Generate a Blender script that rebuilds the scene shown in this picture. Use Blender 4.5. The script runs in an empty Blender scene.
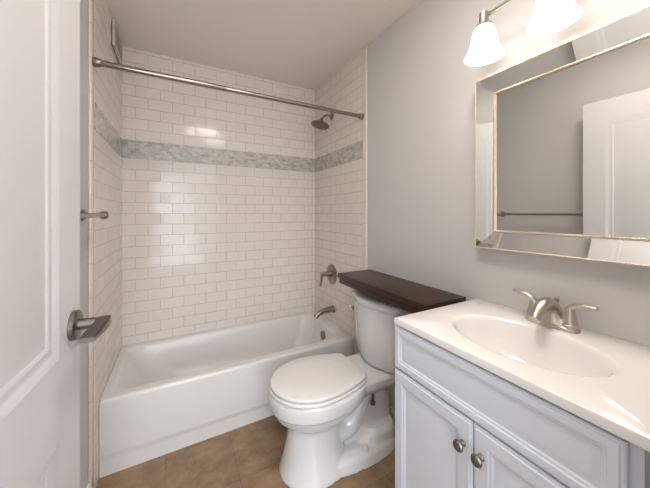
import bpy, bmesh, math, random
from mathutils import Vector, Matrix

SC = bpy.context.scene
COL = SC.collection
R = math.radians
PI = math.pi
random.seed(4)

# ------------------------------------------------------------------ camera, world, lights, exposure
FPX = 278.73
cam_d = bpy.data.cameras.new('camera')
cam = bpy.data.objects.new('camera', cam_d)
COL.objects.link(cam)
cam.location = (0, 0, 1.2998)
cam.rotation_euler = (R(90), 0, R(-28.0783))
cam_d.sensor_fit = 'HORIZONTAL'
cam_d.sensor_width = 36
cam_d.lens = FPX / 650 * 36
cam_d.shift_y = -(244 - 213.34) / 650
cam_d.clip_start = 0.01
SC.camera = cam

SC.view_settings.view_transform = 'Standard'
SC.view_settings.look = 'None'
SC.view_settings.gamma = 1
SC.view_settings.use_curve_mapping = False
SC.view_settings.exposure = 0.38

w = bpy.data.worlds.new('world')
SC.world = w
w.use_nodes = True
w.node_tree.nodes['Background'].inputs[0].default_value = (0.8, 0.88, 1, 1)
w.node_tree.nodes['Background'].inputs[1].default_value = 0.3

SHADE_EMIT = 1.5
BULB_W = 0.5
WINDOW_EMIT = 4.5
FILL_DOME_EMIT = 21  # strength of the added overhead fill
HALL_W = 23
DAY_W = 46


def lamp(name, kind, loc, energy, color, size=0.1, rot=(0, 0, 0), size_y=None):
    d = bpy.data.lights.new(name, kind)
    d.energy = energy
    d.color = color
    if kind == 'AREA':
        d.size = size
        if size_y:
            d.shape = 'RECTANGLE'
            d.size_y = size_y
    else:
        d.shadow_soft_size = size
    o = bpy.data.objects.new(name, d)
    COL.objects.link(o)
    o.location = loc
    o.rotation_euler = rot
    return o


# added fill panel under the hall ceiling, brightens through the doorway
lamp('hall_fill', 'AREA', (0.1, -1.1, 2.44), HALL_W, (0.93, 0.96, 1.0), 0.9, (0, 0, 0), 0.9)
# broad daylight from the far side of the hall
lamp('hall_daylight', 'AREA', (0.1, -2.15, 1.25), DAY_W, (0.80, 0.90, 1.0), 2.8, (R(90), 0, 0), 2.3)

# ------------------------------------------------------------------ materials


def mat(name, col, rough=0.5, metal=0.0, spec=0.5, coat=0.0, noise=None, bump=None, emit=None):
    m = bpy.data.materials.new(name)
    m.use_nodes = True
    nt = m.node_tree
    b = nt.nodes['Principled BSDF']
    b.inputs['Base Color'].default_value = (*col, 1)
    b.inputs['Roughness'].default_value = rough
    b.inputs['Metallic'].default_value = metal
    b.inputs['Specular IOR Level'].default_value = spec
    b.inputs['Coat Weight'].default_value = coat
    b.inputs['Coat Roughness'].default_value = 0.05
    if noise or bump:
        tc = nt.nodes.new('ShaderNodeTexCoord')
    if noise:                       # (scale, colour2, stretch)
        sc, c2, st = noise
        mp = nt.nodes.new('ShaderNodeMapping')
        mp.inputs['Scale'].default_value = st
        n = nt.nodes.new('ShaderNodeTexNoise')
        n.inputs['Scale'].default_value = sc
        n.inputs['Detail'].default_value = 5
        mx = nt.nodes.new('ShaderNodeMix')
        mx.data_type = 'RGBA'
        mx.inputs[6].default_value = (*col, 1)
        mx.inputs[7].default_value = (*c2, 1)
        nt.links.new(tc.outputs['Object'], mp.inputs['Vector'])
        nt.links.new(mp.outputs[0], n.inputs['Vector'])
        nt.links.new(n.outputs['Fac'], mx.inputs[0])
        nt.links.new(mx.outputs[2], b.inputs['Base Color'])
    if bump:                        # (scale, strength)
        n2 = nt.nodes.new('ShaderNodeTexNoise')
        n2.inputs['Scale'].default_value = bump[0]
        n2.inputs['Detail'].default_value = 3
        bp = nt.nodes.new('ShaderNodeBump')
        bp.inputs['Strength'].default_value = bump[1]
        bp.inputs['Distance'].default_value = 0.002
        nt.links.new(tc.outputs['Object'], n2.inputs['Vector'])
        nt.links.new(n2.outputs['Fac'], bp.inputs['Height'])
        nt.links.new(bp.outputs[0], b.inputs['Normal'])
    if emit:
        b.inputs['Emission Color'].default_value = (*emit[0], 1)
        b.inputs['Emission Strength'].default_value = emit[1]
    return m


def brick_mat(name, axes, origin, bw, rh, mortar, c1, c2, cm, rough, offset=0.5, wobble=0.0, noise=None, coat=0.0, bump=0.25, spec=0.5):
    """axes: which object axes become u, v of the tiling"""
    m = bpy.data.materials.new(name)
    m.use_nodes = True
    nt = m.node_tree
    L = nt.links.new
    b = nt.nodes['Principled BSDF']
    b.inputs['Roughness'].default_value = rough
    b.inputs['Coat Weight'].default_value = coat
    b.inputs['Specular IOR Level'].default_value = spec
    tc = nt.nodes.new('ShaderNodeTexCoord')
    sp = nt.nodes.new('ShaderNodeSeparateXYZ')
    cb = nt.nodes.new('ShaderNodeCombineXYZ')
    L(tc.outputs['Object'], sp.inputs[0])
    for i, a in enumerate(axes):
        ad = nt.nodes.new('ShaderNodeMath')
        ad.operation = 'SUBTRACT'
        ad.inputs[1].default_value = origin[i] - 10 * (bw, rh)[i] * 2
        L(sp.outputs[a], ad.inputs[0])
        L(ad.outputs[0], cb.inputs[i])
    br = nt.nodes.new('ShaderNodeTexBrick')
    br.offset = offset
    br.offset_frequency = 2
    br.squash = 1
    br.inputs['Scale'].default_value = 1
    br.inputs['Brick Width'].default_value = bw
    br.inputs['Row Height'].default_value = rh
    br.inputs['Mortar Size'].default_value = mortar
    br.inputs['Mortar Smooth'].default_value = 0.3
    br.inputs['Bias'].default_value = 0
    br.inputs['Color1'].default_value = (*c1, 1)
    br.inputs['Color2'].default_value = (*c2, 1)
    br.inputs['Mortar'].default_value = (*cm, 1)
    L(cb.outputs[0], br.inputs['Vector'])
    colout = br.outputs['Color']
    if noise:                      # (scale, colour, amount)
        n = nt.nodes.new('ShaderNodeTexNoise')
        n.inputs['Scale'].default_value = noise[0]
        n.inputs['Detail'].default_value = 7
        n.inputs['Roughness'].default_value = 0.65
        L(tc.outputs['Object'], n.inputs['Vector'])
        rp = nt.nodes.new('ShaderNodeMapRange')
        rp.inputs[1].default_value = 0.38
        rp.inputs[2].default_value = 0.68
        rp.inputs[4].default_value = noise[2]
        L(n.outputs['Fac'], rp.inputs[0])
        mx = nt.nodes.new('ShaderNodeMix')
        mx.data_type = 'RGBA'
        mx.inputs[7].default_value = (*noise[1], 1)
        L(rp.outputs[0], mx.inputs[0])
        L(colout, mx.inputs[6])
        colout = mx.outputs[2]
    L(colout, b.inputs['Base Color'])
    bp = nt.nodes.new('ShaderNodeBump')
    bp.invert = True
    bp.inputs['Strength'].default_value = bump
    bp.inputs['Distance'].default_value = 0.002
    L(br.outputs['Fac'], bp.inputs['Height'])
    nrm = bp.outputs[0]
    if wobble:                     # every tile is set at a slightly different tilt and has a soft wave in its glaze
        b2 = nt.nodes.new('ShaderNodeTexBrick')
        b2.offset = offset
        b2.offset_frequency = 2
        b2.inputs['Scale'].default_value = 1
        b2.inputs['Brick Width'].default_value = bw
        b2.inputs['Row Height'].default_value = rh
        b2.inputs['Mortar Size'].default_value = 0
        b2.inputs['Color1'].default_value = (0, 0, 0, 1)
        b2.inputs['Color2'].default_value = (1, 1, 1, 1)
        L(cb.outputs[0], b2.inputs['Vector'])
        wn = nt.nodes.new('ShaderNodeTexWhiteNoise')
        wn.noise_dimensions = '3D'
        L(b2.outputs['Color'], wn.inputs['Vector'])
        sb = nt.nodes.new('ShaderNodeVectorMath')
        sb.operation = 'SUBTRACT'
        sb.inputs[1].default_value = (0.5, 0.5, 0.5)
        L(wn.outputs['Color'], sb.inputs[0])
        ns = nt.nodes.new('ShaderNodeTexNoise')
        ns.inputs['Scale'].default_value = 14
        L(tc.outputs['Object'], ns.inputs['Vector'])
        s2 = nt.nodes.new('ShaderNodeVectorMath')
        s2.operation = 'SUBTRACT'
        s2.inputs[1].default_value = (0.5, 0.5, 0.5)
        L(ns.outputs['Color'], s2.inputs[0])
        a0 = nt.nodes.new('ShaderNodeVectorMath')
        a0.operation = 'ADD'
        L(sb.outputs[0], a0.inputs[0])
        L(s2.outputs[0], a0.inputs[1])
        scl = nt.nodes.new('ShaderNodeVectorMath')
        scl.operation = 'SCALE'
        scl.inputs['Scale'].default_value = wobble
        L(a0.outputs[0], scl.inputs[0])
        ad = nt.nodes.new('ShaderNodeVectorMath')
        ad.operation = 'ADD'
        L(nrm, ad.inputs[0])
        L(scl.outputs[0], ad.inputs[1])
        nz = nt.nodes.new('ShaderNodeVectorMath')
        nz.operation = 'NORMALIZE'
        L(ad.outputs[0], nz.inputs[0])
        nrm = nz.outputs[0]
    L(nrm, b.inputs['Normal'])
    return m


XL, XR, XW, XLW, YB = -0.335, 1.165, 1.177, -0.347, 2.3854
ZC = 2.4705
BAND0, BAND1 = 1.690, 1.818
YT = 1.7276          # tub apron
RIM = 0.376

M = {}
M['paint'] = mat('grey_wall_paint', (0.60, 0.585, 0.575), 0.6, noise=(1.5, (0.59, 0.575, 0.565), (1, 1, 1)), bump=(260, 0.05))
M['ceiling'] = mat('ceiling_paint', (0.88, 0.835, 0.78), 0.8, noise=(2, (0.87, 0.825, 0.77), (1, 1, 1)))
M['trim'] = mat('white_trim_paint', (0.74, 0.725, 0.715), 0.35, noise=(3, (0.72, 0.705, 0.695), (1, 1, 1)))
M['door'] = mat('white_door_paint', (0.61, 0.59, 0.585), 0.42, noise=(3, (0.60, 0.58, 0.575), (1, 1, 1)))
M['tub'] = mat('tub_enamel', (0.73, 0.70, 0.68), 0.28, coat=0.1, noise=(2, (0.785, 0.77, 0.755), (1, 1, 1)))
M['china'] = mat('vitreous_china', (0.765, 0.757, 0.75), 0.12, coat=0.4, noise=(2, (0.755, 0.747, 0.74), (1, 1, 1)))
M['seat'] = mat('seat_plastic', (0.80, 0.765, 0.735), 0.3, noise=(2, (0.785, 0.755, 0.725), (1, 1, 1)))
M['marble_top'] = mat('cultured_marble', (0.84, 0.81, 0.79), 0.14, coat=0.3, noise=(4, (0.82, 0.79, 0.775), (1, 1, 1)))
M['cabinet'] = mat('cabinet_thermofoil', (0.71, 0.75, 0.82), 0.38, noise=(3, (0.70, 0.74, 0.81), (1, 1, 1)))
M['nickel'] = mat('brushed_nickel', (0.63, 0.58, 0.52), 0.3, 1.0, noise=(60, (0.55, 0.50, 0.45), (1, 1, 12)))
M['nickel_dark'] = mat('satin_nickel', (0.34, 0.305, 0.27), 0.3, 1.0, noise=(60, (0.30, 0.265, 0.235), (1, 1, 12)))
M['lever_metal'] = mat('dark_satin_nickel', (0.24, 0.215, 0.19), 0.33, 1.0, noise=(60, (0.21, 0.185, 0.165), (1, 1, 12)))
M['chrome'] = mat('chrome', (0.8, 0.8, 0.8), 0.08, 1.0, noise=(10, (0.78, 0.78, 0.78), (1, 1, 1)))
M['bead'] = mat('champagne_bead', (0.80, 0.70, 0.60), 0.3, 0.8, noise=(40, (0.74, 0.64, 0.54), (1, 1, 1)))
M['mirror'] = mat('silvered_glass', (0.84, 0.835, 0.81), 0.01, 1.0, noise=(2, (0.835, 0.83, 0.805), (1, 1, 1)))
M['wood'] = mat('espresso_wood', (0.030, 0.014, 0.009), 0.34, spec=0.3, noise=(9, (0.058, 0.027, 0.018), (14, 1, 14)))
M['dark'] = mat('dark_shade', (0.10, 0.09, 0.08), 0.7, noise=(20, (0.08, 0.07, 0.06), (1, 1, 1)))  # dark colour standing in for shade behind the vent louvers
M['brown'] = mat('bronze_bolt', (0.16, 0.09, 0.05), 0.6, noise=(60, (0.10, 0.06, 0.04), (1, 1, 1)))
M['hall'] = mat('hall_paint', (0.74, 0.73, 0.72), 0.7, noise=(2, (0.72, 0.71, 0.70), (1, 1, 1)))
M['vent'] = mat('vent_plastic', (0.62, 0.57, 0.52), 0.5, noise=(4, (0.60, 0.55, 0.50), (1, 1, 1)))
M['shade'] = mat('frosted_glass_lit', (0.9, 0.88, 0.85), 0.4, noise=(6, (0.88, 0.86, 0.83), (1, 1, 1)), emit=((1.0, 0.93, 0.86), SHADE_EMIT))
M['dome'] = mat('fill_dome_glow', (0.9, 0.88, 0.85), 0.4, noise=(6, (0.88, 0.86, 0.83), (1, 1, 1)), emit=((1.0, 0.935, 0.865), FILL_DOME_EMIT))  # glow of the added overhead fill, not a known fixture
M['bulb'] = mat('lit_bulb', (0.9, 0.9, 0.85), 0.4, noise=(6, (0.88, 0.86, 0.83), (1, 1, 1)), emit=((1.0, 0.88, 0.74), 4))
M['daylight'] = mat('window_daylight', (0.8, 0.85, 0.9), 0.3, noise=(1, (0.78, 0.84, 0.9), (1, 1, 1)), emit=((0.86, 0.93, 1.0), WINDOW_EMIT))
TC1, TC2, TCM = (0.78, 0.715, 0.655), (0.765, 0.70, 0.64), (0.55, 0.485, 0.425)
tw, th_ = 0.1545, 0.0785
for nm, ax in (('x', 0), ('y', 1)):
    M['tile_low_' + nm] = brick_mat('subway_tile_low_' + nm, (ax, 2), (XL if ax == 0 else YB, BAND0), tw, th_, 0.0022, TC1, TC2, TCM, 0.12, wobble=0.035, spec=0.3)
    M['tile_up_' + nm] = brick_mat('subway_tile_up_' + nm, (ax, 2), (XL if ax == 0 else YB, BAND1), tw, th_, 0.0022, TC1, TC2, TCM, 0.12, wobble=0.035, spec=0.3)
    M['mosaic_' + nm] = brick_mat('marble_mosaic_' + nm, (ax, 2), (XL if ax == 0 else YB, BAND0), 0.034, 0.0183, 0.0012, (0.62, 0.585, 0.545), (0.30, 0.285, 0.27), (0.50, 0.465, 0.425), 0.22,
                                  noise=(26, (0.60, 0.565, 0.53), 0.65), bump=0.2)
M['bullnose'] = brick_mat('bullnose_tile', (1, 2), (YB, BAND0), 0.6, 0.154, 0.0015, (0.77, 0.71, 0.65), (0.76, 0.70, 0.64), (0.60, 0.53, 0.47), 0.2, offset=0, coat=0.2)
M['floor'] = brick_mat('brown_floor_tile', (0, 1), (-0.048, 1.72), 0.323, 0.323, 0.0024, (0.235, 0.142, 0.075), (0.20, 0.12, 0.063), (0.10, 0.068, 0.045), 0.32, offset=0,
                       noise=(7, (0.40, 0.265, 0.155), 0.9), bump=0.15)

# ------------------------------------------------------------------ mesh helpers


def box(bm, x0, x1, y0, y1, z0, z1, bev=0.0, seg=2):
    vs = [bm.verts.new(p) for p in ((x0, y0, z0), (x1, y0, z0), (x1, y1, z0), (x0, y1, z0), (x0, y0, z1), (x1, y0, z1), (x1, y1, z1), (x0, y1, z1))]
    fs = [bm.faces.new([vs[i] for i in f]) for f in ((0, 3, 2, 1), (4, 5, 6, 7), (0, 1, 5, 4), (1, 2, 6, 5), (2, 3, 7, 6), (3, 0, 4, 7))]
    if bev:
        es = list({e for f in fs for e in f.edges})
        bmesh.ops.bevel(bm, geom=es, offset=bev, segments=seg, affect='EDGES', profile=0.5)
    return bm


def B(*a, **k):
    return box(bmesh.new(), *a, **k)


def loft(bm, rings, cap0=True, cap1=True, closed=True):
    vr = [[bm.verts.new(p) for p in r] for r in rings]
    n = len(vr[0])
    for a, b in zip(vr, vr[1:]):
        for i in range(n if closed else n - 1):
            j = (i + 1) % n
            bm.faces.new((a[i], a[j], b[j], b[i]))
    if cap0:
        bm.faces.new(list(reversed(vr[0])))
    if cap1:
        bm.faces.new(vr[-1])
    return bm


def frame_axes(d):
    d = d.normalized()
    up = Vector((0, 0, 1)) if abs(d.z) < 0.95 else Vector((0, 1, 0))
    a = d.cross(up).normalized()
    return a, a.cross(d).normalized()


def tube(bm, pts, rad, n=16, sx=1.0, sy=1.0):
    """swept tube; rad: one number or a list; sx/sy flatten it sideways/upwards"""
    pts = [Vector(p) for p in pts]
    if not isinstance(rad, (list, tuple)):
        rad = [rad] * len(pts)
    rings = []
    for i, p in enumerate(pts):
        d = (pts[min(i + 1, len(pts) - 1)] - pts[max(i - 1, 0)])
        a, b = frame_axes(d)
        rings.append([p + (a * math.cos(t) * sx + b * math.sin(t) * sy) * rad[i] for t in [2 * PI * k / n for k in range(n)]])
    return loft(bm, rings)


def spline(pts, n=8):
    """Catmull-Rom through points"""
    pts = [Vector(p) for p in pts]
    P = [pts[0]] + pts + [pts[-1]]
    out = []
    for i in range(1, len(P) - 2):
        for k in range(n):
            t = k / n
            p0, p1, p2, p3 = P[i - 1], P[i], P[i + 1], P[i + 2]
            out.append(0.5 * ((2 * p1) + (p2 - p0) * t + (2 * p0 - 5 * p1 + 4 * p2 - p3) * t * t + (3 * p1 - p0 - 3 * p2 + p3) * t ** 3))
    out.append(pts[-1])
    return out


def lerp_list(vals, n):
    out = []
    for a, b in zip(vals, vals[1:]):
        for k in range(n):
            out.append(a + (b - a) * k / n)
    out.append(vals[-1])
    return out


def lathe(bm, prof, origin, axis=(0, 0, 1), n=32, cap=True):
    """prof: list of (distance along axis, radius)"""
    o = Vector(origin)
    d = Vector(axis).normalized()
    a, b = frame_axes(d)
    rings = [[o + d * h + (a * math.cos(t) + b * math.sin(t)) * max(r, 1e-4) for t in [2 * PI * k / n for k in range(n)]] for h, r in prof]
    return loft(bm, rings, cap, cap)


def finish(bm, smooth):
    bmesh.ops.recalc_face_normals(bm, faces=bm.faces[:])
    for f in bm.faces:
        f.smooth = smooth


def set_smooth(o, ang=35):
    """smooth shading with sharp edges by angle"""
    me = o.data
    bm = bmesh.new()
    bm.from_mesh(me)
    for e in bm.edges:
        if len(e.link_faces) == 2 and e.calc_face_angle(0) > R(ang):
            e.smooth = False
    for f in bm.faces:
        f.smooth = True
    bm.to_mesh(me)
    bm.free()


def world_off(p):
    v = Vector((0, 0, 0))
    while p:
        v += p.location
        p = p.parent
    return v


def obj(name, bm, m, parent=None, smooth=True, ang=35, local=False):
    """one mesh object; vertices are given in room coordinates unless local"""
    bmesh.ops.recalc_face_normals(bm, faces=bm.faces[:])
    if parent and not local:
        bmesh.ops.translate(bm, verts=bm.verts[:], vec=-world_off(parent))
    me = bpy.data.meshes.new(name)
    bm.to_mesh(me)
    bm.free()
    for mm in (m if isinstance(m, (list, tuple)) else [m]):
        me.materials.append(mm)
    o = bpy.data.objects.new(name, me)
    COL.objects.link(o)
    if parent:
        o.parent = parent
    if smooth:
        set_smooth(o, ang)
    return o


def thing(name, label, cat, loc, rz=0, group=None):
    o = bpy.data.objects.new(name, None)
    COL.objects.link(o)
    o.location = loc
    o.rotation_euler = (0, 0, rz)
    o.empty_display_size = 0.05
    o['label'] = label
    o['category'] = cat
    if group:
        o['group'] = group
    return o


def struct(name, bm, m, label=None, smooth=False, parent=None):
    o = obj(name, bm, m, parent, smooth)
    if not parent:
        o['kind'] = 'structure'
    if label:
        o['label'] = label
    return o


def panel_rings(bm, y0, y1, z0, z1, prof, fx, centre=True):
    """nested rectangles in the y-z plane; prof: (inset, depth); fx(depth) gives x"""
    rings = []
    for ins, dep in prof:
        rings.append([(fx(dep), y0 + ins, z0 + ins), (fx(dep), y1 - ins, z0 + ins), (fx(dep), y1 - ins, z1 - ins), (fx(dep), y0 + ins, z1 - ins)])
    return loft(bm, rings, True, centre)


# ------------------------------------------------------------------ the setting
HY0, HY1 = -2.2, -0.03
struct('floor', B(-1.4, 1.6, HY0, YB + 0.1, -0.06, 0), M['floor'], 'brown square stone-look floor tiles')
struct('ceiling', B(-1.4, 1.6, HY0, YB + 0.1, ZC, ZC + 0.06), M['ceiling'], 'plain painted ceiling')
struct('wall_right', B(XW, XW + 0.1, 0.085, YB + 0.1, 0, ZC), M['paint'], 'grey painted wall behind mirror and toilet')
struct('wall_left', B(XLW - 0.1, XLW, 0.085, YB + 0.1, 0, ZC), M['paint'], 'grey painted wall behind the open door')


def tile_panel(name, horizontal, a0, a1, c, thick, parent, sgn):
    """thin tile lining: lower and upper fields of subway tile with a band of mosaic between (own part)"""
    bm = bmesh.new()
    for z0, z1, k in ((0, BAND0, 0), (BAND1, ZC, 1)):
        n0 = len(bm.faces)
        if horizontal:
            box(bm, a0, a1, c, c + thick, z0, z1)
        else:
            box(bm, min(c, c + sgn * thick), max(c, c + sgn * thick), a0, a1, z0, z1)
        bm.faces.ensure_lookup_table()
        for f in bm.faces[n0:]:
            f.material_index = k
    ax = 'x' if horizontal else 'y'
    return obj(name, bm, [M['tile_low_' + ax], M['tile_up_' + ax]], parent, False)


wb = struct('wall_back', B(XL - 0.11, XR + 0.11, YB + 0.012, YB + 0.1, 0, ZC), M['paint'], 'white subway-tiled wall behind the bathtub')
tile_panel('subway_tile_field', True, XL, XR, YB, 0.0119, wb, 1)
obj('marble_mosaic_band', B(XL, XR, YB - 0.0015, YB + 0.0119, BAND0, BAND1), M['mosaic_x'], wb, False)['label'] = 'grey marble mosaic band'
wr, wl = bpy.data.objects['wall_right'], bpy.data.objects['wall_left']
YER, YEL = 1.572, 1.590
BN = 0.05
tile_panel('subway_tile_field', False, YER + BN, YB + 0.0119, XR, 0.0119, wr, 1)
tile_panel('subway_tile_field', False, YEL + BN, YB + 0.0119, XL, 0.0119, wl, -1)
obj('marble_mosaic_band', B(XR - 0.0015, XR + 0.0119, YER + BN, YB, BAND0, BAND1), M['mosaic_y'], wr, False)['label'] = 'grey marble mosaic band'
obj('marble_mosaic_band', B(XL - 0.0119, XL + 0.0015, YEL + BN, YB, BAND0, BAND1), M['mosaic_y'], wl, False)['label'] = 'grey marble mosaic band'
obj('bullnose_edge', B(XR, XW - 0.0001, YER, YER + BN, 0, ZC, bev=0.004), M['bullnose'], wr)
obj('bullnose_edge', B(XLW + 0.0001, XL, YEL, YEL + BN, 0, ZC, bev=0.004), M['bullnose'], wl)

OX0, OX1, OZ = -0.262, 0.53, 2.075
bm = B(-1.4, OX0 - 0.02, HY1, 0.085, 0, ZC)
box(bm, OX1 + 0.02, 1.6, HY1, 0.085, 0, ZC)
box(bm, OX0 - 0.02, OX1 + 0.02, HY1, 0.085, OZ + 0.02, ZC)
struct('wall_front', bm, M['paint'], 'wall with the doorway the view is taken from')
bm = B(OX0 - 0.0199, OX0, HY1 - 0.012, 0.097, 0, OZ)
box(bm, OX1, OX1 + 0.0199, HY1 - 0.012, 0.097, 0, OZ)
box(bm, OX0 - 0.0199, OX1 + 0.0199, HY1 - 0.012, 0.097, OZ, OZ + 0.0199)
box(bm, OX1 + 0.008, OX1 + 0.066, 0.0851, 0.099, 0, OZ + 0.066, bev=0.003)
box(bm, OX0 - 0.066, OX0 - 0.008, 0.0851, 0.099, 0, OZ + 0.066, bev=0.003)
box(bm, OX0 - 0.008, OX1 + 0.008, 0.0851, 0.099, OZ + 0.008, OZ + 0.066, bev=0.003)
struct('trim_1', bm, M['trim'], 'white jamb and casing around the doorway')

# the hall behind the doorway, with its bright glazed opening
bm = B(-1.5, -1.4, HY0, HY1, 0, ZC)
box(bm, 1.6, 1.7, HY0, HY1, 0, ZC)
WX0, WX1, WZ0, WZ1 = -0.34, 0.34, 0.12, 2.08
box(bm, -1.5, WX0, HY0 - 0.1, HY0, 0, ZC)
box(bm, WX1, 1.7, HY0 - 0.1, HY0, 0, ZC)
box(bm, WX0, WX1, HY0 - 0.1, HY0, WZ1, ZC)
box(bm, WX0, WX1, HY0 - 0.1, HY0, 0, WZ0)
struct('wall_hall', bm, M['hall'], 'pale walls of the hall outside the doorway')
bm = bmesh.new()
for x0, x1, z0, z1 in ((WX0, WX0 + 0.05, WZ0, WZ1), (WX1 - 0.05, WX1, WZ0, WZ1), (WX0 + 0.05, WX1 - 0.05, WZ0, WZ0 + 0.06), (WX0 + 0.05, WX1 - 0.05, WZ1 - 0.06, WZ1), (WX0 + 0.05, WX1 - 0.05, 1.08, 1.12)):
    box(bm, x0, x1, HY0 - 0.08, HY0 - 0.02, z0, z1)
win = struct('window_1', bm, M['trim'], 'tall bright window at the end of the hall')
obj('pane', B(WX0 + 0.04, WX1 - 0.04, HY0 - 0.06, HY0 - 0.055, WZ0 + 0.05, WZ1 - 0.05), M['daylight'], win, False)


def baseboard(name, x0, x1, y0, y1, s, label):
    bm = bmesh.new()
    h = 0.10
    if s > 0:     # on the right wall, front faces -x
        pr = [(x1, 0), (x0, 0), (x0, h - 0.022), (x0 + 0.004, h - 0.014), (x0 + 0.006, h - 0.004), (x1, h)]
    else:
        pr = [(x0, 0), (x1, 0), (x1, h - 0.022), (x1 - 0.004, h - 0.014), (x1 - 0.006, h - 0.004), (x0, h)]
    loft(bm, [[(px, y0, pz) for px, pz in pr], [(px, y1, pz) for px, pz in pr]])
    return struct(name, bm, M['trim'], label)


baseboard('baseboard_right', XW - 0.014, XW - 0.0002, 0.775, YER - 0.001, 1, 'white baseboard behind the toilet')
baseboard('baseboard_left', XLW + 0.0002, XLW + 0.014, 0.10, YEL - 0.001, -1, 'white baseboard behind the open door')

# ------------------------------------------------------------------ the open door (hinged on the doorway, swung against the left wall)
DW, DT, DH = 0.757, 0.035, 2.045
door = bpy.data.objects.new('door_1', None)
COL.objects.link(door)
door.location = (-0.2456, 0.119, 0.015)
door.rotation_euler = (0, 0, R(-3.0))
door['kind'] = 'structure'
door['label'] = 'white two-panel door standing open against the left wall'
ST = 0.113
PZ = ((0.19, 0.815), (0.985, 1.91))
bm = B(-DT, 0, 0, ST, 0, DH)
box(bm, -DT, 0, DW - ST, DW, 0, DH)
for z0, z1 in ((0, PZ[0][0]), (PZ[0][1], PZ[1][0]), (PZ[1][1], DH)):
    box(bm, -DT, 0, ST, DW - ST, z0, z1)
obj('door_frame', bm, M['door'], door, False, local=True)
for z0, z1 in PZ:
    bm = bmesh.new()
    prof = [(0, 0.0), (0.006, 0.0012), (0.014, 0.0045), (0.020, 0.0055), (0.028, 0.0042), (0.034, 0.005), (0.040, 0.0075), (0.050, 0.0075), (0.070, 0.0045)]
    panel_rings(bm, ST, DW - ST, z0, z1, [(0, 0.030)] + prof, lambda d: -d)
    obj('door_panel', bm, M['door'], door, True, 20, local=True)
dh = bpy.data.objects.new('door_handle', None)
dy, dz = 0.712, 1.030
bm = bmesh.new()
lathe(bm, [(0, 0.033), (0.009, 0.033), (0.011, 0.031), (0.012, 0.028)], (0.0002, dy, dz), (1, 0, 0), 40)
lathe(bm, [(0.008, 0.0125), (0.045, 0.0115), (0.062, 0.0115)], (0, dy, dz), (1, 0, 0), 24)
hd = obj('door_handle', bm, M['lever_metal'], door, True, local=True)
hd['label'] = 'satin nickel lever handle on a round rose'
bpy.data.objects.remove(dh)
bm = bmesh.new()
rings = []
for t, hh, xx, tk in ((0.013, 0.010, 0.058, 0.010), (0.0, 0.0115, 0.058, 0.013), (-0.03, 0.009, 0.058, 0.014), (-0.075, 0.0065, 0.056, 0.0145), (-0.11, 0.005, 0.054, 0.0145)):
    rings.append([(xx - tk, dy + t, dz - hh), (xx + tk, dy + t, dz - hh), (xx + tk, dy + t, dz + hh), (xx - tk, dy + t, dz + hh)])
loft(bm, rings)
bmesh.ops.bevel(bm, geom=bm.edges[:], offset=0.0015, segments=2, affect='EDGES')
obj('lever', bm, M['lever_metal'], hd, True, local=True)
for hz in (0.2, 1.0, 1.8):
    bm = bmesh.new()
    lathe(bm, [(0, 0.006), (0.09, 0.006)], (0.006, -0.004, hz), (0, 0, 1), 12)
    obj('hinge', bm, M['nickel_dark'], door, True, local=True)

# ------------------------------------------------------------------ bathtub


def srect(cx, cy, hx, hy, n, N=96):
    out = []
    for k in range(N):
        t = 2 * PI * (k + 0.5) / N
        c, s = math.cos(t), math.sin(t)
        out.append((cx + hx * math.copysign(abs(c) ** (2 / n), c), cy + hy * math.copysign(abs(s) ** (2 / n), s)))
    return out


def rrect(x0, x1, y0, y1, r, per=24):
    """rounded rectangle, 4*per points, counter-clockwise from the middle of the +x side"""
    out = []
    for (cx, cy, a0) in ((x1 - r, y1 - r, 0), (x0 + r, y1 - r, 90), (x0 + r, y0 + r, 180), (x1 - r, y0 + r, 270)):
        for k in range(per):
            a = R(a0 + 90 * k / (per - 1))
            out.append((cx + r * math.cos(a), cy + r * math.sin(a)))
    return out


tub = thing('bathtub', 'white alcove bathtub below the subway-tiled walls', 'bathtub', (0.415, 2.05, 0))
TX0, TX1, TY0, TY1 = XL + 0.0006, XR - 0.0006, YT, YB - 0.001
rings = []
sst = lambda t: max(0, min(1, t)) ** 2 * (3 - 2 * max(0, min(1, t)))
for z, dy0, r in ((0.0, 0.022, 0.004), (0.070, 0.022, 0.004), (0.080, 0.019, 0.004), (0.100, 0.002, 0.004), (0.106, 0.0, 0.004), (RIM - 0.026, 0.0, 0.004), (RIM - 0.014, 0.001, 0.006), (RIM - 0.005, 0.004, 0.008), (RIM - 0.001, 0.010, 0.010), (RIM, 0.016, 0.012)):
    g = 0.0 if z < RIM - 0.01 else 0.001
    ring = []
    for x, y in rrect(TX0 + g, TX1 - g, TY0, TY1 - g, r):
        if y < TY0 + 0.1:       # the apron steps back above the floor, the step running out towards the left end
            y += dy0 * (sst((x + 0.27) / 0.30) if z < 0.2 else 1)
        ring.append((x, y, z))
    rings.append(ring)
for z, x0, x1, y0, y1, r in ((RIM, -0.300, 1.120, 1.778, 2.352, 0.07), (RIM - 0.002, -0.292, 1.110, 1.790, 2.344, 0.08), (RIM - 0.008, -0.283, 1.100, 1.803, 2.336, 0.09), (RIM - 0.020, -0.273, 1.091, 1.816, 2.328, 0.10), (RIM - 0.040, -0.260, 1.084, 1.826, 2.321, 0.11),
                             (0.29, -0.228, 1.075, 1.836, 2.312, 0.13), (0.20, -0.165, 1.055, 1.850, 2.300, 0.14), (0.13, -0.095, 1.030, 1.868, 2.282, 0.15),
                             (0.105, -0.04, 1.00, 1.90, 2.25, 0.14), (0.095, 0.06, 0.93, 1.96, 2.19, 0.11), (0.094, 0.35, 0.60, 2.04, 2.10, 0.03)):
    rings.append([(x, y, z) for x, y in rrect(x0, x1, y0, y1, r)])
obj('tub_shell', loft(bmesh.new(), rings), M['tub'], tub, True, 50)
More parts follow.
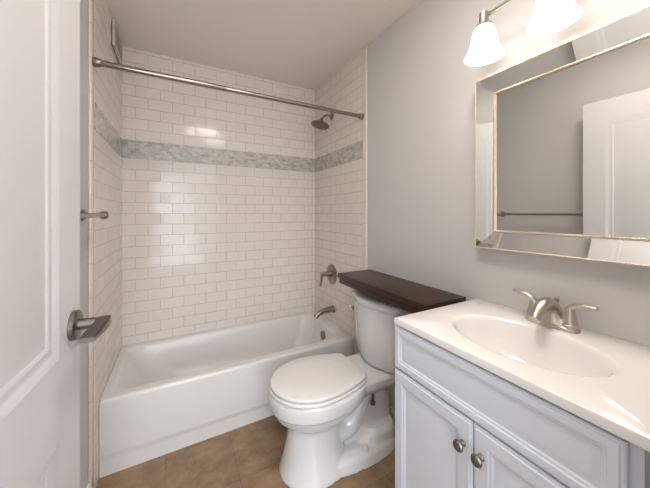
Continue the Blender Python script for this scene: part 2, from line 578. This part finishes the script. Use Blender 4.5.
bm = lathe(bmesh.new(), [(-0.002, 0.036), (0.006, 0.036), (0.010, 0.031), (0.011, 0.012), (0.009, 0.010)], (1.0715, 2.045, 0.292), (-1, 0, 0.12), 32)
o = obj('overflow_plate', bm, M['nickel_dark'], tub)
o['label'] = 'round satin nickel overflow plate'
obj('drain', lathe(bmesh.new(), [(0, 0.034), (0.004, 0.034), (0.006, 0.02), (0.010, 0.016)], (0.87, 2.07, 0.0945), (0, 0, 1), 24), M['nickel_dark'], tub)

# ------------------------------------------------------------------ tub and shower fittings on the right tile wall
sp = thing('tub_spout', 'satin nickel tub spout on the tile just above the bathtub rim', 'spout', (XR, 2.03, 0.495))
pts = spline([(XR - 0.004, 2.03, 0.498), (1.12, 2.03, 0.499), (1.065, 2.03, 0.494), (1.02, 2.03, 0.478), (0.995, 2.03, 0.452)], 6)
obj('spout_body', tube(bmesh.new(), pts, lerp_list([0.027, 0.024, 0.021, 0.019, 0.021], 6), 20), M['nickel_dark'], sp)
obj('escutcheon', lathe(bmesh.new(), [(0.0005, 0.031), (0.006, 0.031), (0.010, 0.028)], (XR, 2.03, 0.497), (-1, 0, 0), 32), M['nickel_dark'], sp)

va = thing('shower_valve', 'satin nickel shower valve with a lever, above the tub spout', 'faucet', (XR, 2.058, 0.785))
obj('escutcheon', lathe(bmesh.new(), [(0.0005, 0.084), (0.004, 0.084), (0.008, 0.080), (0.011, 0.050), (0.013, 0.030)], (XR, 2.058, 0.785), (-1, 0, 0), 48), M['nickel_dark'], va)
hb = obj('valve_handle', lathe(bmesh.new(), [(0.012, 0.027), (0.03, 0.025), (0.05, 0.019), (0.088, 0.016), (0.098, 0.017), (0.104, 0.012)], (XR, 2.058, 0.79), (-1, 0, 0), 32), M['nickel_dark'], va)
pts = spline([(1.075, 2.058, 0.795), (1.066, 2.058, 0.775), (1.060, 2.058, 0.735), (1.054, 2.058, 0.695)], 5)
obj('lever', tube(bmesh.new(), pts, lerp_list([0.012, 0.011, 0.009, 0.008], 5), 14), M['nickel_dark'], hb)

sh = thing('wall_shower', 'satin nickel shower head on a bent arm below the curtain rod', 'shower head', (XR, 2.058, 2.13))
obj('escutcheon', lathe(bmesh.new(), [(0.0005, 0.034), (0.005, 0.033), (0.012, 0.024), (0.014, 0.012)], (XR, 2.058, 2.125), (-1, 0, 0), 32), M['nickel_dark'], sh)
pts = spline([(XR - 0.006, 2.058, 2.125), (1.13, 2.058, 2.126), (1.098, 2.058, 2.116), (1.075, 2.058, 2.094), (1.064, 2.058, 2.078)], 6)
obj('shower_arm', tube(bmesh.new(), pts, 0.0095, 14), M['nickel_dark'], sh)
ax = Vector((-0.24, 0, -1)).normalized()
hd_ = obj('spray_head', lathe(bmesh.new(), [(-0.012, 0.013), (0.004, 0.015), (0.012, 0.018), (0.022, 0.030), (0.034, 0.058), (0.042, 0.074), (0.050, 0.077), (0.054, 0.073)], (1.064, 2.058, 2.078), ax, 40), M['nickel_dark'], sh)
obj('nozzle_plate', lathe(bmesh.new(), [(0.0535, 0.068), (0.0565, 0.066)], (1.064, 2.058, 2.078), ax, 40), M['lever_metal'], hd_)

rod = thing('curtain_rod', 'straight satin nickel shower curtain rod spanning the tub alcove', 'curtain rod', (0.415, 1.6165, 1.985))
zl, zr_ = 1.990, 1.9845
ry = 1.6165
zx = lambda x: zl + (zr_ - zl) * (x - XL) / (XR - XL)
obj('outer_tube', tube(bmesh.new(), [(XL + 0.004, ry, zx(XL)), (0.24, ry, zx(0.24)), (0.242, ry, zx(0.242))], [0.0142, 0.0142, 0.0135], 20), M['nickel_dark'], rod)
obj('inner_tube', tube(bmesh.new(), [(0.235, ry, zx(0.235)), (XR - 0.004, ry, zx(XR))], 0.0126, 20), M['nickel_dark'], rod)
for x, s in ((XL, 1), (XR, -1)):
    obj('end_flange', lathe(bmesh.new(), [(0.0005, 0.0215), (0.014, 0.0215), (0.028, 0.019), (0.032, 0.016)], (x, ry, zx(x)), (s, 0, 0), 28), M['nickel_dark'], rod)

# exhaust grille high on the left tile wall
vt = thing('vent_grille', 'white exhaust vent grille high on the left tile wall', 'vent', (XL, 2.17, 2.365))
V = (2.03, 2.31, 2.29, 2.44)
bm = bmesh.new()
for y0, y1, z0, z1 in ((V[0], V[1], V[2], V[2] + 0.018), (V[0], V[1], V[3] - 0.018, V[3]), (V[0], V[0] + 0.018, V[2] + 0.018, V[3] - 0.018), (V[1] - 0.018, V[1], V[2] + 0.018, V[3] - 0.018)):
    box(bm, XL + 0.004, XL + 0.016, y0, y1, z0, z1)
obj('grille_frame', bm, M['vent'], vt, False)
obj('louver_shade', B(XL + 0.0004, XL + 0.004, V[0] + 0.004, V[1] - 0.004, V[2] + 0.004, V[3] - 0.004), M['dark'], vt, False)  # thin dark sheet, the shade behind the louvers put in as colour
bm = bmesh.new()
for k in range(8):
    zc = V[2] + 0.028 + k * 0.0135
    loft(bm, [[(XL + 0.005, y, zc + 0.006), (XL + 0.013, y, zc - 0.001), (XL + 0.014, y, zc + 0.001), (XL + 0.006, y, zc + 0.008)] for y in (V[0] + 0.018, V[1] - 0.018)])
obj('louvers', bm, M['vent'], vt, False)

# towel bar on the left wall, half behind the door
tb = thing('towel_bar', 'satin nickel towel bar on the left wall, partly behind the door', 'towel bar', (XLW, 1.19, 1.29))
for y in (1.50, 0.89):
    pm = lathe(bmesh.new(), [(0.0005, 0.024), (0.006, 0.024), (0.011, 0.017), (0.018, 0.0105), (0.045, 0.0085), (0.058, 0.0105), (0.064, 0.0155), (0.074, 0.0175), (0.084, 0.0155), (0.090, 0.008)], (XLW, y, 1.292), (1, 0, 0), 28)
    obj('post', pm, M['nickel_dark'], tb)
obj('bar', tube(bmesh.new(), [(XLW + 0.074, 0.893, 1.292), (XLW + 0.074, 1.497, 1.292)], 0.0085, 16), M['nickel_dark'], tb)

# ------------------------------------------------------------------ toilet (faces -x)
TY = 1.315


def egg(xb, xf, hw, n_back=2.6, N=64, y=TY, wide=0.45, p=2.0):
    """elongated outline: straight-ish back at xb, rounded tip at xf (< xb); widest at 'wide' of the length from the tip"""
    xm = xf + (xb - xf) * wide
    out = []
    for k in range(N):
        t = 2 * PI * k / N
        c, s = math.cos(t), math.sin(t)
        if c >= 0:      # back half
            e = 2 / n_back
            out.append((xm + (xb - xm) * abs(c) ** e, y + hw * math.copysign(abs(s) ** e, s)))
        else:
            e = 2 / p
            out.append((xm - (xm - xf) * abs(c) ** e, y + hw * math.copysign(abs(s) ** e, s)))
    return out


toilet = thing('toilet', 'white two-piece toilet standing between bathtub and vanity', 'toilet', (0.80, TY, 0))


def rz(pts, z):
    return [(x, y, z) for x, y in pts]


bm = bmesh.new()
# bowl with its rim band
loft(bm, [rz(egg(xb, xf, hw, nb, wide=wd), z) for z, xb, xf, hw, nb, wd in (
    (0.20, 0.78, 0.56, 0.085, 2.2, 0.5), (0.235, 0.80, 0.505, 0.112, 2.2, 0.5), (0.265, 0.84, 0.462, 0.142, 2.2, 0.5), (0.295, 0.88, 0.433, 0.166, 2.3, 0.48), (0.325, 0.90, 0.418, 0.182, 2.4, 0.46),
    (0.336, 0.905, 0.414, 0.186, 2.4, 0.46), (0.342, 0.91, 0.404, 0.196, 2.5, 0.46), (0.38, 0.92, 0.401, 0.199, 2.6, 0.46), (0.405, 0.92, 0.403, 0.198, 2.6, 0.46), (0.417, 0.918, 0.410, 0.191, 2.6, 0.46))])
# rear deck that carries the tank
loft(bm, [rz(rrect(0.80 + g, 1.135 - g, TY - hw + g, TY + hw - g, 0.05, 16), z) for z, hw, g in ((0.30, 0.10, 0.02), (0.34, 0.125, 0.006), (0.37, 0.142, 0.0), (0.405, 0.146, 0.0), (0.418, 0.146, 0.008))])
# front pedestal column
loft(bm, [rz(egg(xb, xf, hw, 2.4, wide=0.5), z) for z, xb, xf, hw in ((0.0, 0.82, 0.452, 0.156), (0.012, 0.82, 0.454, 0.155), (0.06, 0.80, 0.468, 0.138), (0.14, 0.78, 0.486, 0.116), (0.21, 0.77, 0.499, 0.104), (0.28, 0.77, 0.50, 0.106))])
# foot
loft(bm, [rz(egg(xb, xf, hw, 3.2, wide=0.62), z) for z, xb, xf, hw in ((0.0, 1.120, 0.50, 0.166), (0.012, 1.120, 0.50, 0.165), (0.048, 1.112, 0.505, 0.156), (0.064, 1.10, 0.51, 0.140), (0.071, 1.08, 0.53, 0.11))])
loft(bm, [rz(egg(xb, xf, hw, 3.0, wide=0.5), z) for z, xb, xf, hw in ((0.05, 1.125, 0.80, 0.135), (0.10, 1.12, 0.86, 0.128), (0.125, 1.11, 0.90, 0.112))])
# trapway: rises behind the bowl, bends over and falls to the floor
tp = spline([(0.70, TY, 0.20), (0.765, TY, 0.145), (0.83, TY, 0.155), (0.885, TY, 0.22), (0.925, TY, 0.285), (0.98, TY, 0.30), (1.03, TY, 0.265), (1.05, TY, 0.18), (1.045, TY, 0.08)], 8)
tube(bm, tp, lerp_list([0.055, 0.062, 0.064, 0.06, 0.056, 0.056, 0.058, 0.06, 0.06], 8), 24, sx=1.45)
# web between pedestal and trapway
loft(bm, [rz(rrect(0.72, 1.10, TY - hw, TY + hw, 0.04, 16), z) for z, hw in ((0.03, 0.055), (0.35, 0.055))])
body = obj('bowl', bm, M['china'], toilet, True, 180)
rm = body.modifiers.new('union', 'REMESH')
rm.mode = 'VOXEL'
rm.voxel_size = 0.005
rm.use_smooth_shade = True
sm = body.modifiers.new('glaze', 'SMOOTH')
sm.factor = 0.5
sm.iterations = 4
# seat ring and lid
def slab(outl, z0, z1, rd):
    def ins(d):
        return [((x - cxm) * (1 - d / 0.24) + cxm, (y - TY) * (1 - d / 0.20) + TY) for x, y in outl]
    cxm = 0.65
    return [rz(ins(rd), z0), rz(ins(rd * 0.3), z0 + rd * 0.3), rz(ins(0), z0 + rd), rz(ins(0), z1 - rd), rz(ins(rd * 0.3), z1 - rd * 0.3), rz(ins(rd), z1)]


out_seat = egg(0.868, 0.404, 0.196, 3.4, wide=0.44)
out_lid = egg(0.885, 0.407, 0.193, 2.6, wide=0.44)


def lid_outline(xb, xf, hw, hb, N=64):
    """lid: egg front, sides converging to a straight back edge of half-width hb"""
    xm = xf + (xb - xf) * 0.46
    out = []
    nf = 40
    for k in range(nf + 1):                       # front arc from +y side round the tip to -y side
        t = PI / 2 + PI * k / nf
        out.append((xm + (xm - xf) * math.cos(t), TY + hw * math.sin(t)))
    side = 12
    for k in range(1, side + 1):                  # near side back to corner
        u = k / side
        out.append((xm + (xb - 0.006 - xm) * u, TY - (hw + (hb - hw) * u ** 1.9)))
    for k in range(1, 6):
        out.append((xb, TY - hb * (1 - 2 * k / 6) * 0.97))
    for k in range(side, 0, -1):
        u = k / side
        out.append((xm + (xb - 0.006 - xm) * u, TY + (hw + (hb - hw) * u ** 1.9)))
    return out


obj('seat', loft(bmesh.new(), slab(lid_outline(0.872, 0.404, 0.197, 0.142), 0.4185, 0.434, 0.005)), M['seat'], toilet, True, 60)
rl = slab(lid_outline(0.886, 0.408, 0.193, 0.132), 0.438, 0.4555, 0.0065)
last = rl[-1]
rl.append([((x - 0.65) * 0.6 + 0.65, (y - TY) * 0.6 + TY, 0.458) for x, y, z in last])
rl.append([((x - 0.65) * 0.2 + 0.65, (y - TY) * 0.2 + TY, 0.459) for x, y, z in last])
obj('seat_lid', loft(bmesh.new(), rl), M['seat'], toilet, True, 60)
for s in (-1, 1):
    obj('seat_hinge', B(0.862, 0.905, TY + s * 0.075 - 0.022, TY + s * 0.075 + 0.022, 0.4165, 0.442, bev=0.006), M['seat'], toilet)


def tank_out(xb, xf, hw, bow, N=15, r=0.06):
    """plan of the tank: straight back, rounded front corners and a bowed front"""
    out = [(xb, TY - hw + 0.01), (xb, TY + hw - 0.01), (xb - 0.01, TY + hw)]
    xs = xf + bow
    for k in range(9):
        a = R(90 * k / 8)
        out.append((xs + r - r * math.sin(a), TY + hw - r + r * math.cos(a)))
    for k in range(1, N):
        u = 1 - 2 * k / N
        yy = u * (hw - r)
        out.append((xs - bow * (1 - u * u), TY + yy))
    for k in range(9):
        a = R(90 * k / 8)
        out.append((xs + r - r * math.cos(a), TY - hw + r - r * math.sin(a)))
    out.append((xb - 0.01, TY - hw))
    return out


tk = obj('tank', loft(bmesh.new(), [rz(tank_out(1.155, xf, hw, bw, r=rr), z) for z, xf, hw, bw, rr in (
    (0.4195, 0.995, 0.150, 0.03, 0.05), (0.430, 0.983, 0.162, 0.032, 0.055), (0.46, 0.972, 0.176, 0.034, 0.06), (0.54, 0.965, 0.188, 0.035, 0.062), (0.66, 0.958, 0.198, 0.036, 0.064), (0.765, 0.953, 0.204, 0.036, 0.066))]), M['china'], toilet, True, 50)
obj('tank_lid', loft(bmesh.new(), [rz(tank_out(1.158, xf, hw, bw, r=rr), z) for z, xf, hw, bw, rr in (
    (0.7655, 0.950, 0.207, 0.036, 0.066), (0.768, 0.945, 0.213, 0.038, 0.07), (0.792, 0.943, 0.214, 0.038, 0.07), (0.801, 0.946, 0.211, 0.038, 0.068), (0.807, 0.956, 0.202, 0.036, 0.064), (0.8125, 0.985, 0.18, 0.034, 0.06))]), M['china'], toilet, True, 60)
lv = lathe(bmesh.new(), [(-0.006, 0.017), (0.004, 0.017), (0.008, 0.013), (0.014, 0.012), (0.020, 0.014), (0.024, 0.011)], (1.010, TY + 0.194, 0.690), (-0.25, 1, 0), 24)
fl = obj('flush_lever', lv, M['chrome'], toilet)
fl['label'] = 'chrome flush lever on the side of the tank'
obj('lever_arm', tube(bmesh.new(), [(1.006, TY + 0.213, 0.690), (1.04, TY + 0.217, 0.690), (1.09, TY + 0.221, 0.684)], [0.007, 0.006, 0.0065], 12), M['chrome'], fl)
for s in (-1, 1):
    obj('bolt_cap', lathe(bmesh.new(), [(-0.004, 0.016), (0.010, 0.016), (0.018, 0.013), (0.022, 0.006)], (0.872, TY + s * 0.128, 0.064), (0, 0, 1), 20), M['china'], toilet)
    obj('tank_bolt', lathe(bmesh.new(), [(0, 0.014), (0.014, 0.014), (0.018, 0.008), (0.06, 0.008)], (0.955, TY + s * 0.085, 0.250), (0, 0, 1), 12), M['brown'], toilet)

# ------------------------------------------------------------------ dark wooden shelf resting on the tank
shf = thing('wooden_shelf', 'dark espresso wooden shelf lying over the toilet tank', 'shelf', (1.05, 1.195, 0.8135))
obj('top_board', B(0.917, XW - 0.001, 0.826, 1.548, 0.888, 0.9155, bev=0.002), M['wood'], shf)
obj('moulding', B(0.925, XW - 0.001, 0.834, 1.540, 0.852, 0.8885, bev=0.003), M['wood'], shf)
bm = B(1.020, 1.040, 0.890, 1.490, 0.8135, 0.8522)
box(bm, 1.150, 1.170, 0.890, 1.490, 0.8135, 0.8522)
box(bm, 1.040, 1.150, 0.890, 0.910, 0.8135, 0.8522)
box(bm, 1.040, 1.150, 1.470, 1.490, 0.8135, 0.8522)
obj('apron', bm, M['wood'], shf, False)

# ------------------------------------------------------------------ vanity cabinet
VY0, VY1 = 0.166, 0.780
XF = 0.6995
van = thing('vanity_cabinet', 'white vanity cabinet with two panelled doors under the sink', 'cabinet', (0.94, 0.466, 0))
bm = B(XF + 0.019, XW - 0.001, VY0, VY0 + 0.016, 0.09, 0.898)
box(bm, XF + 0.019, XW - 0.001, VY1 - 0.016, VY1, 0.09, 0.898)
box(bm, XF + 0.019, XW - 0.001, VY0 + 0.016, VY1 - 0.016, 0.09, 0.106)
box(bm, XW - 0.007, XW - 0.001, VY0 + 0.016, VY1 - 0.016, 0.106, 0.898)
box(bm, XF + 0.019, XF + 0.037, VY0 + 0.016, VY0 + 0.05, 0.106, 0.898)
box(bm, XF + 0.019, XF + 0.037, VY1 - 0.05, VY1 - 0.016, 0.106, 0.898)
box(bm, XF + 0.019, XF + 0.037, VY0 + 0.05, VY1 - 0.05, 0.72, 0.898)
box(bm, XF + 0.08, XF + 0.096, VY0 + 0.001, VY1 - 0.001, 0.0, 0.09)
box(bm, XF + 0.096, XW - 0.001, VY0 + 0.001, VY0 + 0.016, 0.0, 0.09)
box(bm, XF + 0.096, XW - 0.001, VY1 - 0.016, VY1 - 0.001, 0.0, 0.09)
obj('carcass', bm, M['cabinet'], van, False)
fx = lambda d: XF + d
pf = [(0, 0.0186), (0, 0.006), (0.003, 0.0035), (0.007, 0.003), (0.009, 0.0), (0.024, 0.0), (0.027, 0.003), (0.032, 0.0035), (0.036, 0.0062), (0.042, 0.0062), (0.048, 0.0048), (0.054, 0.0045)]
obj('false_drawer_front', panel_rings(bmesh.new(), VY0 + 0.018, VY1 - 0.001, 0.742, 0.893, pf, fx), M['cabinet'], van, True, 15)
pd = [(0, 0.0186), (0, 0.006), (0.003, 0.0035), (0.007, 0.003), (0.009, 0.0), (0.040, 0.0), (0.043, 0.003), (0.048, 0.0035), (0.053, 0.007), (0.061, 0.007), (0.080, 0.003), (0.086, 0.0025)]
SPL = 0.4735
for y0, y1, ky in ((SPL + 0.0015, VY1 - 0.001, 0.500), (VY0 + 0.018, SPL - 0.0015, 0.4475)):
    d = obj('cabinet_door', panel_rings(bmesh.new(), y0, y1, 0.098, 0.737, pd, fx), M['cabinet'], van, True, 15)
    kb = lathe(bmesh.new(), [(-0.001, 0.0085), (0.003, 0.0085), (0.006, 0.006), (0.013, 0.0055), (0.016, 0.009), (0.019, 0.0145), (0.023, 0.0155), (0.027, 0.0125), (0.029, 0.006)], (XF, ky, 0.666), (-1, 0, 0), 24)
    k = obj('knob', kb, M['nickel_dark'], d)
    k['label'] = 'round nickel knob'

# countertop with its moulded oval basin
ct = thing('sink_countertop', 'glossy white countertop and oval basin on the vanity cabinet', 'sink', (0.94, 0.466, 0.899))
CX, CY, CA, CB = 0.914, 0.463, 0.143, 0.203
X0, X1, Y0, Y1, ZT = 0.6965, XW - 0.001, 0.150, 0.7715, 0.924
N = 96
angs = [2 * PI * (k + 0.5) / N for k in range(N)]


def rect_at(d, z):
    out = []
    for a in angs:
        c, s = math.cos(a), math.sin(a)
        tx = ((X1 - d - CX) if c > 0 else (CX - X0 - d)) / max(abs(c), 1e-9)
        ty = ((Y1 - d - CY) if s > 0 else (CY - Y0 - d)) / max(abs(s), 1e-9)
        t = min(tx, ty)
        out.append((CX + c * t, CY + s * t, z))
    # snap nearest samples to the corners
    for qx in (X0 + d, X1 - d):
        for qy in (Y0 + d, Y1 - d):
            i = min(range(N), key=lambda i: (out[i][0] - qx) ** 2 + (out[i][1] - qy) ** 2)
            out[i] = (qx, qy, z)
    return out


def ell(f, z, dx=0.0, g=0.0):
    return [(CX + dx + (CA * f + g) * math.cos(a), CY + (CB * f + g) * math.sin(a), z) for a in angs]


rings = [rect_at(0.004, 0.8985), rect_at(0.0, 0.902), rect_at(0.0, ZT - 0.004), rect_at(0.0012, ZT - 0.0012), rect_at(0.004, ZT)]
rings += [ell(1.0, ZT, g=0.012), ell(1.0, ZT - 0.0008, g=0.006), ell(1.0, ZT - 0.004), ell(0.965, ZT - 0.014), ell(0.92, ZT - 0.034), ell(0.85, ZT - 0.062), ell(0.74, ZT - 0.09),
          ell(0.58, ZT - 0.112, 0.01), ell(0.38, ZT - 0.124, 0.018), ell(0.16, ZT - 0.129, 0.022)]
obj('countertop', loft(bmesh.new(), rings, False, True), M['marble_top'], ct, True, 40)
obj('drain', lathe(bmesh.new(), [(0, 0.022), (0.003, 0.022), (0.004, 0.018), (0.002, 0.012), (0.007, 0.009)], (CX + 0.022, CY, ZT - 0.1292), (0, 0, 1), 24), M['nickel'], ct)

# ------------------------------------------------------------------ faucet
fa = thing('faucet', 'brushed nickel two-handle faucet at the back of the basin', 'faucet', (1.11, 0.468, ZT))
FX, FY = 1.110, 0.468
rings = []
for z, hx, hy in ((ZT + 0.0003, 0.0265, 0.0745), (ZT + 0.008, 0.0265, 0.0745), (ZT + 0.012, 0.0245, 0.072), (ZT + 0.014, 0.021, 0.067)):
    rings.append(rz(srect(FX, FY, hx, hy, 3.2, 48), z))
obj('base_plate', loft(bmesh.new(), rings), M['nickel'], fa)
bm = bmesh.new()
# centre body: a hump swelling out of the base, running forward as the spout
pts = spline([(1.128, FY, ZT + 0.010), (1.120, FY, ZT + 0.045), (1.098, FY, ZT + 0.072), (1.063, FY, ZT + 0.078), (1.028, FY, ZT + 0.062), (1.004, FY, ZT + 0.038)], 6)
rr = lerp_list([0.030, 0.026, 0.0225, 0.020, 0.0175, 0.0155], 6)
tube(bm, pts, rr, 20)
obj('spout', bm, M['nickel'], fa)
bm = bmesh.new()
rings = []
for u in [k / 12 for k in range(13)]:
    y = FY - 0.056 + 0.112 * u
    h = 0.012 + 0.050 * math.exp(-((u - 0.5) / 0.27) ** 2)
    hw = 0.015 + 0.006 * math.exp(-((u - 0.5) / 0.25) ** 2)
    rings.append([(FX - hw - 0.004, y, ZT + 0.009), (FX - hw * 0.8, y, ZT + h * 0.7), (FX - hw * 0.3, y, ZT + h), (FX + hw * 0.3, y, ZT + h), (FX + hw * 0.8, y, ZT + h * 0.7), (FX + hw + 0.003, y, ZT + 0.009)])
loft(bm, rings)
obj('bridge', bm, M['nickel'], fa, True, 60)
for s in (1, -1):
    hy_ = FY + s * 0.051
    hb = obj('handle', lathe(bmesh.new(), [(0.008, 0.0225), (0.022, 0.0215), (0.0235, 0.0195), (0.0255, 0.0205), (0.045, 0.0165), (0.060, 0.014), (0.070, 0.012), (0.074, 0.006)], (FX, hy_, ZT), (0, 0, 1), 28), M['nickel'], fa)
    pts = spline([(FX, hy_ - s * 0.006, ZT + 0.064), (FX, hy_ + s * 0.008, ZT + 0.080), (FX - 0.001, hy_ + s * 0.030, ZT + 0.088), (FX - 0.003, hy_ + s * 0.066, ZT + 0.090)], 5)
    obj('lever', tube(bmesh.new(), pts, lerp_list([0.013, 0.0125, 0.0105, 0.009], 5), 14, sx=1.0, sy=0.68), M['nickel'], hb)
lr = bmesh.new()
lathe(lr, [(0.005, 0.003), (0.072, 0.003), (0.075, 0.0055), (0.083, 0.0085), (0.089, 0.0085), (0.091, 0.005)], (1.139, FY - 0.003, ZT), (0, 0, 1), 14)
obj('lift_rod', lr, M['nickel'], fa)

# ------------------------------------------------------------------ wall mirror
mi = thing('wall_mirror', 'rectangular wall mirror with beaded champagne frame above the faucet', 'mirror', (XW, 0.458, 1.509))
OY0, OY1, OZ0, OZ1 = 0.150, 0.757, 1.154, 1.866
FW = 0.073
XO, XI = 1.1385, 1.160
obj('backing', B(1.1605, XW - 0.0005, OY0 + 0.003, OY1 - 0.003, OZ0 + 0.003, OZ1 - 0.003), M['bead'], mi, False)
I = (OY0 + FW, OY1 - FW, OZ0 + FW, OZ1 - FW)
obj('glass', B(XI - 0.002, XI + 0.0004, I[0], I[1], I[2], I[3]), M['mirror'], mi, False)
oc = [(OY0, OZ0), (OY1, OZ0), (OY1, OZ1), (OY0, OZ1)]
ic = [(I[0], I[2]), (I[1], I[2]), (I[1], I[3]), (I[0], I[3])]
for k in range(4):
    j = (k + 1) % 4
    bm = bmesh.new()
    q = [(XO, *oc[k]), (XO, *oc[j]), (XI - 0.002, *ic[j]), (XI - 0.002, *ic[k])]
    rings = [q, [(1.1604, y, z) for x, y, z in q]]
    loft(bm, rings)
    obj('bevelled_strip', bm, M['mirror'], mi, False)


def beads(bm, y0, y1, z0, z1, x, r, step):
    pts = []
    for (ya, za, yb, zb) in ((y0, z0, y1, z0), (y1, z0, y1, z1), (y1, z1, y0, z1), (y0, z1, y0, z0)):
        L = math.hypot(yb - ya, zb - za)
        n = int(L / step)
        pts += [(ya + (yb - ya) * k / n, za + (zb - za) * k / n) for k in range(n)]
    base = bmesh.new()
    for y, z in pts:
        bmesh.ops.create_icosphere(bm, subdivisions=1, radius=r, matrix=Matrix.Translation((x, y, z)))
    base.free()
    return bm


def rim_bars(bm, y0, y1, z0, z1, x0, x1, t):
    box(bm, x0, x1, y0 - t, y1 + t, z0 - t, z0)
    box(bm, x0, x1, y0 - t, y1 + t, z1, z1 + t)
    box(bm, x0, x1, y0 - t, y0, z0, z1)
    box(bm, x0, x1, y1, y1 + t, z0, z1)
    return bm


bm = rim_bars(bmesh.new(), OY0 + 0.003, OY1 - 0.003, OZ0 + 0.003, OZ1 - 0.003, XO - 0.001, XW - 0.0005, 0.004)
beads(bm, OY0 + 0.001, OY1 - 0.001, OZ0 + 0.001, OZ1 - 0.001, XO - 0.001, 0.0036, 0.0075)
obj('outer_bead_trim', bm, M['bead'], mi, True)['kind'] = 'stuff'
bm = rim_bars(bmesh.new(), I[0] + 0.0035, I[1] - 0.0035, I[2] + 0.0035, I[3] - 0.0035, XI - 0.009, XI - 0.001, 0.007)
beads(bm, I[0], I[1], I[2], I[3], XI - 0.009, 0.0036, 0.0075)
obj('inner_bead_trim', bm, M['bead'], mi, True)['kind'] = 'stuff'

# ------------------------------------------------------------------ three-shade vanity light
vl = thing('vanity_light', 'brushed nickel vanity light with three lit white bell shades', 'wall light', (XW, 0.45, 2.085))
LX, LZ = 1.062, 2.068
obj('wall_plate', lathe(bmesh.new(), [(0.0005, 0.062), (0.010, 0.062), (0.020, 0.052), (0.024, 0.03)], (XW, 0.45, LZ + 0.03), (-1, 0, 0), 36), M['nickel'], vl)
obj('support_arm', tube(bmesh.new(), spline([(XW - 0.015, 0.45, LZ + 0.03), (1.11, 0.45, LZ + 0.03), (LX + 0.005, 0.45, LZ)], 5), 0.008, 14), M['nickel'], vl)
obj('cross_bar', tube(bmesh.new(), [(LX, 0.670, LZ), (LX, 0.218, LZ)], 0.0075, 14), M['nickel'], vl)
for y in (0.670, 0.444, 0.218):
    so = obj('socket_cup', lathe(bmesh.new(), [(0.016, 0.010), (0.014, 0.017), (-0.022, 0.017), (-0.030, 0.020), (-0.034, 0.031), (-0.040, 0.033), (-0.044, 0.030)], (LX, y, LZ), (0, 0, 1), 28), M['nickel'], vl)
    prof = [(2.030, 0.026), (2.025, 0.032), (2.012, 0.039), (1.985, 0.045), (1.96, 0.049), (1.945, 0.0535), (1.928, 0.061), (1.917, 0.068), (1.912, 0.071)]
    inn = [(z, r - 0.003) for z, r in reversed(prof)]
    bm = lathe(bmesh.new(), [(z - 1.912, r) for z, r in prof + inn], (LX, y, 1.912), (0, 0, 1), 40, cap=False)
    sd = obj('glass_shade', bm, M['shade'], vl, True, 60)
    sd['label'] = 'lit frosted white bell shade'
    obj('bulb', lathe(bmesh.new(), [(2.03, 0.012), (2.015, 0.014), (2.004, 0.022), (1.994, 0.024), (1.988, 0.020), (1.985, 0.008)], (LX, y, 0), (0, 0, 1), 20), M['bulb'], sd)
    pl = lamp('bulb_light', 'POINT', (LX, y, 1.962), BULB_W, (1.0, 0.91, 0.80), 0.022)
    pl.parent = vl
    pl.location = Vector((LX, y, 1.962)) - vl.location

# added fill light, unseen overhead near the doorway, to lift the tiles
cl = thing('ceiling_fill', 'round opal fill light added unseen overhead near the doorway', 'ceiling light', (0.40, 0.50, ZC))
obj('fill_pan', lathe(bmesh.new(), [(0.0003, 0.23), (0.018, 0.23), (0.022, 0.222)], (0.40, 0.50, ZC), (0, 0, -1), 40), M['nickel'], cl)
obj('fill_dome', lathe(bmesh.new(), [(0.018, 0.215), (0.035, 0.206), (0.055, 0.18), (0.072, 0.125), (0.080, 0.05), (0.081, 0.001)], (0.40, 0.50, ZC), (0, 0, -1), 40), M['dome'], cl)
